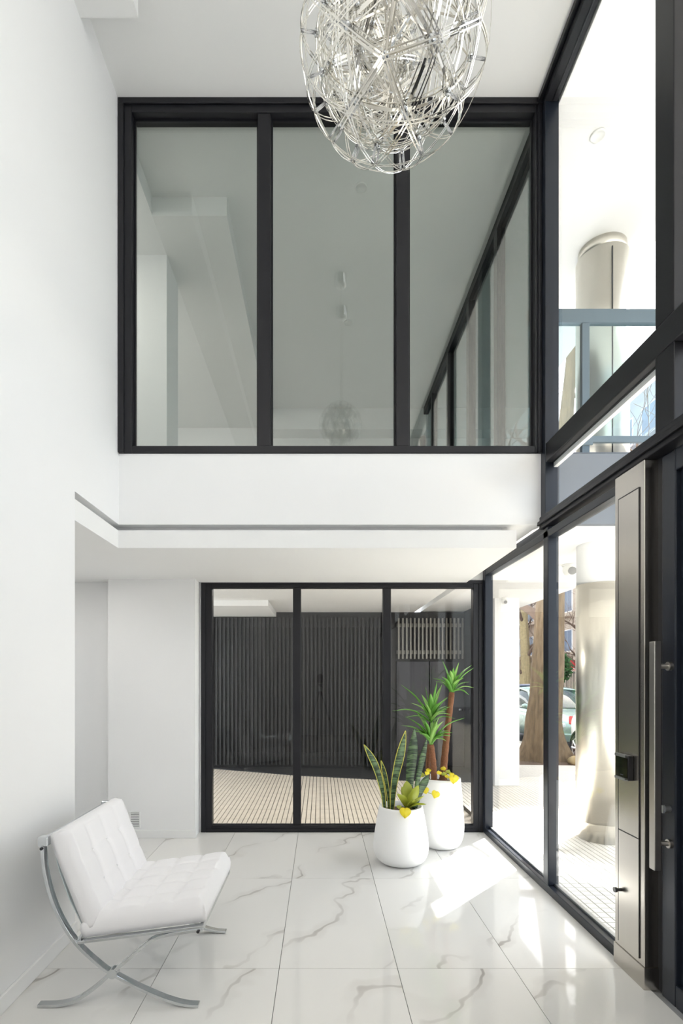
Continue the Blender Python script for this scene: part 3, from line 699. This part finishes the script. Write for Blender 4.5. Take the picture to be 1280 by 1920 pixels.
MB().tube([tB + Vector((0,0,-0.01)), tB + Vector((0.004,0,0.10)), at(809,1352,4.57)], [0.016,0.013,0.010], 8).build('stem', 'leaf_yucca_pale', p2, smooth=True)
rng = random.Random(21)
def tuft(base, tips, nrand, L, Yc, lean=0.0):
    for (tx, ty, dy) in tips:
        e = at(tx, ty, Yc+dy); b = base + Vector((rng.uniform(-.008,.008), rng.uniform(-.008,.008), rng.uniform(-.012,.012)))
        d = e-b; mid = b + d*0.5 + Vector((0,0,0.12*math.hypot(d.x, d.y)+0.008))
        strap_leaf([b, mid, e], 0.038+0.010*rng.random(), 0.45, 'leaf', rng.choice(['leaf_yucca','leaf_yucca','leaf_yucca_pale']), p2)
    for k in range(nrand):
        a = rng.uniform(0, 2*math.pi); el = rng.uniform(0.25, 1.35); l = L*rng.uniform(0.65, 1.0)
        d = Vector((math.cos(a)*math.cos(el), math.sin(a)*math.cos(el)*0.9, math.sin(el)))
        b = base + Vector((rng.uniform(-.01,.01), rng.uniform(-.01,.01), rng.uniform(-.015,.015)))
        e = b + d*l; e.z -= 0.10*l*math.cos(el); mid = b + d*l*0.5 + Vector((0,0,0.02))
        strap_leaf([b, mid, e], 0.032+0.010*rng.random(), 0.45, 'leaf', rng.choice(['leaf_yucca','leaf_yucca','leaf_yucca_pale']), p2)
tuft(tA, [(829,1238,0.05),(860,1242,-0.05),(888,1252,-0.05),(884,1247,0.03),(811,1272,0.02),(879,1303,-0.08),(850,1252,-0.1),(838,1262,-0.08),(855,1262,0.1),(868,1272,-0.1)], 12, 0.235, 4.64)
tuft(at(808,1352,4.57), [(752,1284,-0.02),(797,1288,0.0),(819,1278,-0.05),(839,1308,0.02),(735,1333,-0.05),(806,1300,-0.1),(828,1284,0.1),(826,1316,-0.12),(790,1302,0.1),(838,1330,-0.08),(770,1318,0.08)], 14, 0.28, 4.57)
tuft(tB + Vector((0,0,0.01)), [(761,1344,-0.05),(871,1346,-0.06),(836,1389,-0.1),(752,1360,0.03),(781,1336,0.08),(831,1352,-0.12),(786,1376,-0.1),(775,1352,0.1),(843,1372,-0.05),(820,1356,-0.14),(795,1350,-0.12)], 14, 0.26, 4.56)
for (x, y, dY, r) in ((791,1453,4.50,0.028),(800,1450,4.48,0.026),(803,1444,4.55,0.024),(823,1449,4.50,0.026),(832,1451,4.47,0.024),(831,1441,4.55,0.026),(840,1447,4.50,0.024),(846,1452,4.48,0.026),(786,1456,4.54,0.02),(838,1456,4.45,0.022)):
    heart(p2, at(x, y, dY), r, (rng.uniform(-.4,.4), -0.7, 0.7), (rng.uniform(-.3,.3), 0.3, -1), rng.choice(['leaf_yellow','leaf_lime','leaf_yellow']))
heart(p2, at(850,1460,4.44), 0.048, (0.2,-1,0.2), (0.15,0,1)); heart(p2, at(797,1482,4.36), 0.034, (-0.1,-1,0.3), (-0.2,0,1)); heart(p2, at(816,1489,4.35), 0.040, (0.2,-1,0.25), (0.4,0,1))
MB().tube([at(795,1462,4.44), at(793,1475,4.385), at(802,1486,4.38), at(812,1490,4.365)], 0.003, 6).build('vine', 'leaf_lime', p2, smooth=True)

# ------------------------------------------------------------------ chandeliers
def chandelier(x, y, z, R, label, seed):
    t = thing('chandelier', label, 'chandelier', (x, y, z), 'spherical steel strip pendant lights'); C = Vector((x, y, z)); r = random.Random(seed)
    rot = Matrix.Rotation(r.uniform(0, 6), 3, 'X') @ Matrix.Rotation(r.uniform(0, 6), 3, 'Z')
    def ico(sub):
        bm = bmesh.new(); bmesh.ops.create_icosphere(bm, subdivisions=sub, radius=1.0)
        v = [rot @ q.co.copy() for q in bm.verts]; e = [(a.verts[0].index, a.verts[1].index) for a in bm.edges]; bm.free(); return v, e
    v, e = ico(2)
    def arcs(rad, wd, th, nseg, verts, edges, off=0.0):
        m = MB()
        for a, b in edges:
            A, Bv = verts[a].normalized(), verts[b].normalized(); side = A.cross(Bv).normalized()
            for s in ((0,) if not off else (-off, off)):
                pts = [C + (A.lerp(Bv, k/nseg).normalized()*rad + side*s) for k in range(nseg+1)]
                m.strip(pts, lambda k: side, wd, th)
        return m
    arcs(R, 0.0035, 0.0012, 5, v, e, 0.005).build('outer_cage', 'steel_strip', t)
    arcs(R*0.83, 0.0075, 0.0015, 4, v, e, 0.0).build('inner_cage', 'steel_strip', t)
    arcs(R*0.80, 0.004, 0.0012, 3, v, e, 0.010).build('inner_wires', 'steel_strip', t)
    v1, e1 = ico(1); m = MB()
    for a in v:                                   # sprung ties through the body of the ball
        for b in r.sample(v, 2):
            if (a-b).length < 1.2: m.strip([C + a*R*0.82, C + (a+b)*0.5*R*0.70, C + b*R*0.82], lambda k, q=(a.cross(b).normalized() if a.cross(b).length > 1e-3 else Vector((1,0,0))): q, 0.006, 0.0012)
    m.build('inner_ties', 'steel_strip', t)
    for a in v:
        d = a.normalized(); o = d.orthogonal().normalized()
        k = MB()
        k.tube([C + d*R*0.83 + o*0.010, C + d*R + o*0.010], 0.004, 8); k.tube([C + d*R*0.83 - o*0.010, C + d*R - o*0.010], 0.004, 8)
        lt = k.build('lamp_tube', 'lamp_acrylic', t, smooth=True)
        MB().tube([C + d*(R*0.83-0.006), C + d*(R*0.83+0.006)], 0.011, 8).build('lamp_node', 'chrome', lt, smooth=True)
    MB().tube([(x, y, z+R*0.98), (x, y, ZC-0.09)], 0.0022, 6).build('cable', 'steel_strip', t)
    MB().tube([(x+0.012, y, z+R*0.80), (x+0.012, y, ZC-0.09)], 0.0014, 6).build('cable', 'steel_strip', t)
    MB().lathe([(0.055, -0.10), (0.062, -0.095), (0.062, -0.004), (0.066, 0.0)], x, y, ZC-0.001, 32).build('ceiling_cup', 'canopy_clear', t, smooth=True)
chandelier(0.238, 1.72, 3.545, 0.305, 'large ball chandelier of looped steel strips and clear lamp tubes', 3)
chandelier(0.205, 2.19, 4.02, 0.215, 'smaller ball chandelier of steel strips hanging higher behind the large one', 9)

# ------------------------------------------------------------------ wall vent, tripod with camera
vg = thing('wall_vent', 'small white slatted vent grille low on the white wall', 'vent', (-1.70, 4.855, 0.26))
MB().box(-1.755,-1.745,4.848,4.86,0.095,0.245).box(-1.665,-1.655,4.848,4.86,0.095,0.245).box(-1.745,-1.665,4.848,4.86,0.235,0.245).box(-1.745,-1.665,4.848,4.86,0.095,0.105).build('frame', 'white_trim', vg)
B('back_plate', 'lens_grey', vg, -1.745, -1.665, 4.857, 4.86, 0.105, 0.235)
for k in range(8): MB().box(-1.745, -1.665, 4.850, 4.857, 0.109+k*0.016, 0.118+k*0.016).build('slat', 'white_trim', vg)

tp = thing('camera_tripod', 'black tripod with a camera reflected in the lower dark glass', 'tripod', (0.0, -0.14, 0))
for k, a in enumerate((100, 215, 335)):
    c, s = math.cos(math.radians(a)), math.sin(math.radians(a)); top = Vector((0.03*c, -0.14+0.03*s, 1.16)); foot = Vector((0.42*c, -0.14+0.42*s, 0.0))
    lg = MB().tube([top, top.lerp(foot, 0.45)], 0.014, 10).tube([top.lerp(foot, 0.42), top.lerp(foot, 0.75)], 0.011, 10).tube([top.lerp(foot, 0.72), foot], 0.008, 10).build('leg', 'aluminium', tp, smooth=True)
    for q in (0.43, 0.73): MB().sphere(top.lerp(foot, q), 0.022, 10, 8).build('leg_clamp', 'black_plastic', lg, smooth=True)
MB().cyl((0,-0.14,0.85), (0,-0.14,1.30), 0.012).build('centre_column', 'aluminium', tp, smooth=True)
MB().lathe([(0.03,1.12),(0.045,1.14),(0.045,1.19),(0.02,1.21)], 0, -0.14, 0, 20).build('shoulder', 'black_plastic', tp, smooth=True)
hd = MB().sphere((0,-0.14,1.33), 0.035).box(-0.04,0.04,-0.18,-0.10,1.37,1.385).build('ball_head', 'black_plastic', tp)
MB().tube([(0.0,-0.16,1.33),(0.06,-0.24,1.27)], 0.008, 8).build('pan_handle', 'black_plastic', hd)
cb = MB().box(-0.05,0.055,-0.19,-0.11,1.385,1.53).box(-0.02,0.03,-0.18,-0.12,1.53,1.55).build('camera_body', 'black_plastic', tp, bevel=0.006)
MB().lathe([(0.034, 0), (0.036, 0.045), (0.030, 0.055)], 0, 0, 0, 24)
MB().cyl((0,-0.112,1.48), (0,-0.045,1.48), 0.036, 28).build('lens', 'black_gloss', cb)

# ------------------------------------------------------------------ trees
def branchy(parent, start, d, r, L, depth, rg, m, minr=0.004):
    pts = [Vector(start)]; rad = [r]; d = Vector(d).normalized(); n = 5
    for k in range(n):
        d = (d + Vector((rg.uniform(-.22,.22), rg.uniform(-.22,.22), rg.uniform(-.10,.20)))).normalized()
        pts.append(pts[-1] + d*L/n); rad.append(max(minr, r*(1-0.55*(k+1)/n)))
    m.tube(pts, rad, 7 if r > 0.03 else 5, cap=False)
    if depth == 0: return
    for k in range(rg.randint(3, 4)):
        i = rg.randint(2, n); a = rg.uniform(0, 6.28)
        dd = (d + Vector((math.cos(a), math.sin(a), rg.uniform(-.2,.7)))*rg.uniform(0.6, 1.1)).normalized()
        branchy(parent, pts[i], dd, max(minr, rad[i]*rg.uniform(0.5,0.75)), L*rg.uniform(0.55,0.8), depth-1, rg, m, minr)
def tree(name, label, base, pathpts, rads, seed, bark, depth=3, flare=True, bl=2.2, nb=9, lo=0.35):
    t = thing(name, label, 'tree', base, 'bare street trees'); rg = random.Random(seed)
    P = [Vector(p) for p in pathpts]; m = MB(); N = 40; K = 64
    tot = len(P)-1; rings = []
    for k in range(N+1):
        u = (k/N)**1.6*tot; i = min(int(u), tot-1); f = u-i; p = P[i].lerp(P[i+1], f); r = rads[i]+(rads[i+1]-rads[i])*f
        ring = []
        for j in range(K):
            a = 2*math.pi*j/K; z = p.z - base[2]
            fl_ = 1 + (0.95*math.exp(-z/0.30)*(0.65+0.35*math.sin(a*5+seed)) if flare else 0)
            rr = r*fl_*(1+0.05*math.sin(a*5+z*0.8+seed)+0.035*math.sin(a*17+2.2*math.sin(z*1.7)+seed)+0.06*noise.noise(Vector((a*2, z*2, seed))))
            ring.append(len(m.v)); m.v.append((p.x+rr*math.cos(a), p.y+rr*math.sin(a), p.z))
        rings.append(ring)
    for k in range(N):
        for j in range(K): m.f.append((rings[k][j], rings[k][(j+1)%K], rings[k+1][(j+1)%K], rings[k+1][j]))
    m.build('trunk', bark, t, smooth=True)
    for q in range(nb):
        u = lo + (1-lo)*q/max(1, nb-1); i = min(int(u*tot), tot-1); f = u*tot-i; p = P[i].lerp(P[i+1], f); r = rads[i]+(rads[i+1]-rads[i])*f
        a = rg.uniform(0, 6.28); bm_ = MB()
        branchy(t, p, (math.cos(a), math.sin(a), rg.uniform(0.15,1.0)), r*0.45, bl*rg.uniform(0.7,1.2), depth, rg, bm_)
        bm_.build('branch', 'twig', t, smooth=True)
    return t
tree('street_tree', 'thick barked leaning street tree with flared roots on the pavement', (4.02, 9.5, -0.03),
     [(4.02,9.5,-0.03),(4.02,9.5,0.7),(4.10,9.5,1.6),(4.16,9.55,2.6),(4.30,9.6,4.2),(4.55,9.7,6.5),(4.75,9.8,8.5)], [0.30,0.27,0.26,0.24,0.17,0.11,0.06], 4, 'bark', 3, True, 2.4, 8, 0.48)
tree('street_tree', 'mottled pale plane tree on the far pavement past the thick trunk', (14.3, 36.8, 0.0),
     [(14.3,36.8,0),(14.35,36.8,2.5),(14.2,36.8,5.5),(14.4,36.8,9.0)], [0.36,0.32,0.26,0.12], 12, 'bark_mottled', 3, True, 1.4, 12, 0.22)
tree('street_tree', 'bare branching tree across the road before the grey block', (15.5, 30.9, 0.0),
     [(15.5,30.9,0),(15.5,30.9,2.4),(15.4,30.9,5.0),(15.3,30.9,8.5)], [0.22,0.18,0.15,0.07], 40, 'bark', 3, True, 1.5, 16, 0.22)
st(MB().prism([(3.3,8.95),(4.48,8.85),(4.48,10.4),(3.25,10.4)], -0.036, -0.001).build('tree_pit', 'earth'))
rk = MB().sphere((4.38, 8.98, 0.05), 0.16, 10, 7, 0.6).build('rock', 'bark_mottled', None, smooth=True); tag(rk, 'pale broken root stone beside the thick tree trunk', 'stone')

# ------------------------------------------------------------------ cars (front towards -Y)
def car(x, y, z, label, paint, hatch=False):
    t = thing('car', label, 'car', (x, y, z), 'cars parked along the kerb')
    L = 4.2 if not hatch else 3.9
    if not hatch:
        stt = [(-2.10,0.55,0.30,0.62),(-2.02,0.74,0.24,0.70),(-1.75,0.82,0.20,0.80),(-1.1,0.85,0.20,0.92),(-0.75,0.85,0.20,0.95),(0.2,0.86,0.20,0.96),(1.2,0.85,0.20,0.98),(1.75,0.82,0.22,0.99),(2.02,0.74,0.28,0.94),(2.10,0.6,0.36,0.80)]
        cab = [(-0.95,0.70,0.94,0.95),(-0.25,0.66,0.95,1.38),(0.25,0.655,0.96,1.44),(0.85,0.65,0.97,1.41),(1.62,0.66,0.99,1.02)]
    else:
        stt = [(-1.95,0.55,0.30,0.62),(-1.88,0.72,0.24,0.72),(-1.6,0.82,0.20,0.84),(-0.95,0.85,0.20,0.96),(0.2,0.86,0.20,0.98),(1.2,0.85,0.22,1.02),(1.7,0.83,0.26,1.02),(1.90,0.76,0.32,0.96),(1.95,0.66,0.40,0.80)]
        cab = [(-1.0,0.70,0.96,0.98),(-0.35,0.67,0.97,1.42),(0.35,0.66,0.98,1.50),(1.15,0.64,1.0,1.45),(1.78,0.62,1.0,1.06)]
    m = MB(); K = None; rings = []
    for (yy, hw, zb, zt) in stt:
        sec = [(0,zb),(hw*0.8,zb),(hw*0.97,zb+0.10),(hw,(zb+zt)/2),(hw*0.975,zt-0.10),(hw*0.90,zt-0.015),(hw*0.45,zt+0.015),(0,zt+0.02)]
        full = sec + [(-a, b) for a, b in sec[-2:0:-1]]; ring = []
        for a, b in full: ring.append(len(m.v)); m.v.append((x+a, y+yy, z+b))
        rings.append(ring)
    n = len(rings[0])
    for k in range(len(rings)-1):
        for j in range(n): m.f.append((rings[k][j], rings[k][(j+1)%n], rings[k+1][(j+1)%n], rings[k+1][j]))
    m.f.append(tuple(rings[0])); m.f.append(tuple(rings[-1][::-1]))
    body = m.build('body', paint, t, smooth=True, sub=1)
    m = MB(); rings = []
    for (yy, hw, zb, zt) in cab:
        q = max(0.02, zt-zb)
        sec = [(hw*1.14, zb-0.02),(hw*1.10, zb+q*0.3),(hw*0.98, zb+q*0.75),(hw*0.86, zb+q*0.96),(hw*0.4, zt+0.01)]
        full = sec + [(-a, b) for a, b in sec[::-1]]; ring = []
        for a, b in full: ring.append(len(m.v)); m.v.append((x+a, y+yy, z+b))
        rings.append(ring)
    n = len(rings[0])
    for k in range(len(rings)-1):
        for j in range(n-1): m.f.append((rings[k][j], rings[k][j+1], rings[k+1][j+1], rings[k+1][j]))
    m.build('cabin_glass', 'car_glass', t, smooth=True)
    m = MB()
    for s in (-1, 1):
        m.tube([(x+s*c[1]*(1.10 if i in (0, 4) else 0.93), y+c[0], z+(c[2] if i in (0, 4) else c[3]-0.035)) for i, c in enumerate(cab)], 0.032, 8)
        m.tube([(x+s*cab[2][1]*1.12, y+cab[2][0]+0.1, z+cab[2][2]), (x+s*cab[2][1]*0.93, y+cab[2][0]+0.1, z+cab[2][3]-0.03)], 0.03, 6)
    m.build('pillar_trim', paint, t, smooth=True)
    m = MB(); rr = []
    for i, c in list(enumerate(cab))[1:4]:
        ring = []
        for q in (-0.93,-0.5,0,0.5,0.93): ring.append(len(m.v)); m.v.append((x+c[1]*q, y+c[0], z+c[3]+0.028-0.035*abs(q)**3))
        rr.append(ring)
    for a, b in zip(rr, rr[1:]):
        for j in range(4): m.f.append((a[j], a[j+1], b[j+1], b[j]))
    ro = m.build('roof', paint, t, smooth=True); sm = ro.modifiers.new('thick', 'SOLIDIFY'); sm.thickness = 0.02
    for s in (-1, 1):
        for yy in (stt[2][0]+0.42, stt[-3][0]-0.38):
            wx = x+s*0.80; wz = z+0.30
            wh = MB().cyl((wx-0.1*s, y+yy, wz), (wx+0.085*s, y+yy, wz), 0.30, 28).build('wheel', 'tyre', t, bevel=0.02)
            k = MB().cyl((wx+0.06*s, y+yy, wz), (wx+0.088*s, y+yy, wz), 0.075, 20)
            for q in range(8):
                a = q*math.pi/4; k.tube([(wx+0.088*s, y+yy+0.03*math.cos(a), wz+0.03*math.sin(a)), (wx+0.088*s, y+yy+0.20*math.cos(a), wz+0.20*math.sin(a))], [0.022,0.03], 6)
            k.tube([(wx+0.082*s, y+yy+0.205*math.cos(q*math.pi/14), wz+0.205*math.sin(q*math.pi/14)) for q in range(29)], 0.016, 6)
            k.build('hub_cap', 'rim', wh)
            MB().tube([(x+s*0.845, y+yy+0.35*math.cos(a), z+0.30+0.35*math.sin(a)) for a in [math.pi*q/16 for q in range(17)]], 0.03, 6).build('wheel_arch', 'tyre', body)
        MB().sphere((x+s*0.93, y+cab[0][0]+0.12, z+cab[0][2]+0.06), 0.085, 10, 8, 0.7).build('wing_mirror', paint, t, smooth=True)
        yy = stt[-2][0]-0.03
        MB().box(x+s*0.70-0.07, x+s*0.70+0.07, y+yy-0.10, y+yy+0.075, z+0.72, z+0.90).build('tail_lamp', 'tail_red', t, bevel=0.03)
        MB().box(x+s*0.62-0.12, x+s*0.62+0.12, y+stt[1][0]-0.06, y+stt[1][0]+0.10, z+0.58, z+0.68).build('head_lamp', 'head_lamp', t, bevel=0.03)
    B('bumper', paint, t, x-0.66, x+0.66, y+stt[0][0]-0.03, y+stt[0][0]+0.08, z+0.26, z+0.46, 0.03)
    B('grille', 'tyre', t, x-0.40, x+0.40, y+stt[0][0]-0.02, y+stt[0][0]+0.05, z+0.50, z+0.60, 0.01)
    return t
car(5.95, 13.75, -0.22, 'pale green sedan parked behind the thick tree trunk', 'car_green')
car(5.92, 9.0, -0.22, 'white hatchback parked beside the steel column, rear wheel showing', 'car_white', True)
car(7.9, 19.6, -0.22, 'dark blue sedan parked beyond the pale green sedan', 'car_dark')

# ------------------------------------------------------------------ far buildings
def building(name, label, x0, x1, y0, y1, H, mt, face, wmat='window_blue', pitch=2.4, floor_h=3.0, z0=3.4):
    t = thing(name, label, 'building', ((x0+x1)/2, (y0+y1)/2, 0), 'buildings across the road')
    B('wall', mt, t, x0, x1, y0, y1, 0, H)
    n = int(((y1-y0) if face == 'x' else (x1-x0))//pitch); f = int((H-z0)//floor_h)
    for i in range(n):
        for j in range(f):
            c = (y0 if face == 'x' else x0) + pitch*(i+0.5); zz = z0 + j*floor_h
            if face == 'x':
                wd = B('window', 'white_trim', t, x0-0.06, x0+0.02, c-0.78, c+0.78, zz, zz+1.7)
                for s in (-0.70, 0.03): B('window_pane', wmat, wd, x0-0.075, x0-0.055, c+s, c+s+0.67, zz+0.08, zz+1.62)
            else:
                wd = B('window', 'white_trim', t, c-0.78, c+0.78, y0-0.06, y0+0.02, zz, zz+1.7)
                for s in (-0.70, 0.03): B('window_pane', wmat, wd, c+s, c+s+0.67, y0-0.075, y0-0.055, zz+0.08, zz+1.62)
    for j in range(f):
        zz = z0 + j*floor_h - 0.35
        if face == 'x': B('balcony_ledge', mt, t, x0-0.5, x0, y0+0.3, y1-0.3, zz, zz+0.16)
        else: B('balcony_ledge', mt, t, x0+0.3, x1-0.3, y0-0.5, y0, zz, zz+0.16)
    return t
bA = building('apartment_building', 'grey apartment block with blue glazing and a red shop awning', 18.8, 26, 24, 38, 20, 'building_grey', 'x')
aw = MB().prism([(17.4, 32.0), (18.8, 32.0), (18.8, 37.0), (17.4, 37.0)], 1.98, 2.66).build('awning', 'awning_red', bA); aw['label'] = 'red shop awning'; B('awning_print', 'white_trim', aw, 17.39, 17.40, 32.4, 36.6, 2.02, 2.10)
B('shop_glass', 'car_glass', bA, 18.75, 18.82, 25, 37.5, 0.2, 2.3)
building('apartment_building', 'pinkish apartment block closing the far end of the street', 4.7, 16.0, 46, 54, 24, 'building_pink', 'y')
building('apartment_building', 'beige apartment block standing along the road beyond the grey block', 18.8, 28, 38.8, 60, 17, 'building_beige', 'x')
fn = thing('street_fence', 'dark railing fence on the far pavement before the shop', 'fence', (17.0, 30, 0))
MB().box(16.98, 17.02, 24, 37, 1.75, 1.81).build('rail', 'fence_dark', fn); MB().box(16.98, 17.02, 24, 37, 0.12, 0.18).build('rail', 'fence_dark', fn)
me = None
for k in range(66):
    if me is None: o = MB().box(-0.014, 0.014, -0.014, 0.014, 0, 1.9).build('bar', 'fence_dark', None); me = o.data
    else: o = bpy.data.objects.new('bar', me); COL.objects.link(o)
    o.parent = fn; o.location = (0, -6+k*0.2, 0)
def bush(label, c, r, n, seed):
    rg = random.Random(seed); t = thing('evergreen_shrub', label, 'shrub', (c[0], c[1], 0)); m = MB()
    for k in range(n):
        a = rg.uniform(0, 6.28); q = rg.uniform(-1, 1); rr = rg.uniform(0.6, 1.0)
        p = Vector((c[0]+r[0]*rr*math.cos(a)*math.sqrt(1-q*q), c[1]+r[0]*rr*math.sin(a)*math.sqrt(1-q*q), c[2]+r[1]*rr*q)); s = rg.uniform(0.08, 0.16)
        u = Vector((rg.uniform(-1,1), rg.uniform(-1,1), rg.uniform(-1,1))).normalized(); v_ = u.orthogonal().normalized(); i = len(m.v)
        m.v += [tuple(p-u*s), tuple(p+v_*s*0.45), tuple(p+u*s), tuple(p-v_*s*0.45)]; m.f.append((i, i+1, i+2, i+3))
    fo = m.build('foliage', 'foliage', t); fo['kind'] = 'stuff'
    MB().tube([(c[0], c[1], 0), (c[0], c[1], c[2])], 0.09, 8).build('stem', 'twig', t)
bush('dense green evergreen tree beside the red awning', (13.5, 29.6, 2.0), (0.62, 0.85), 900, 5)
bush('low dark hedge shrub seen past the mottled trunk', (17.1, 43.0, 0.9), (1.0, 0.9), 900, 6)
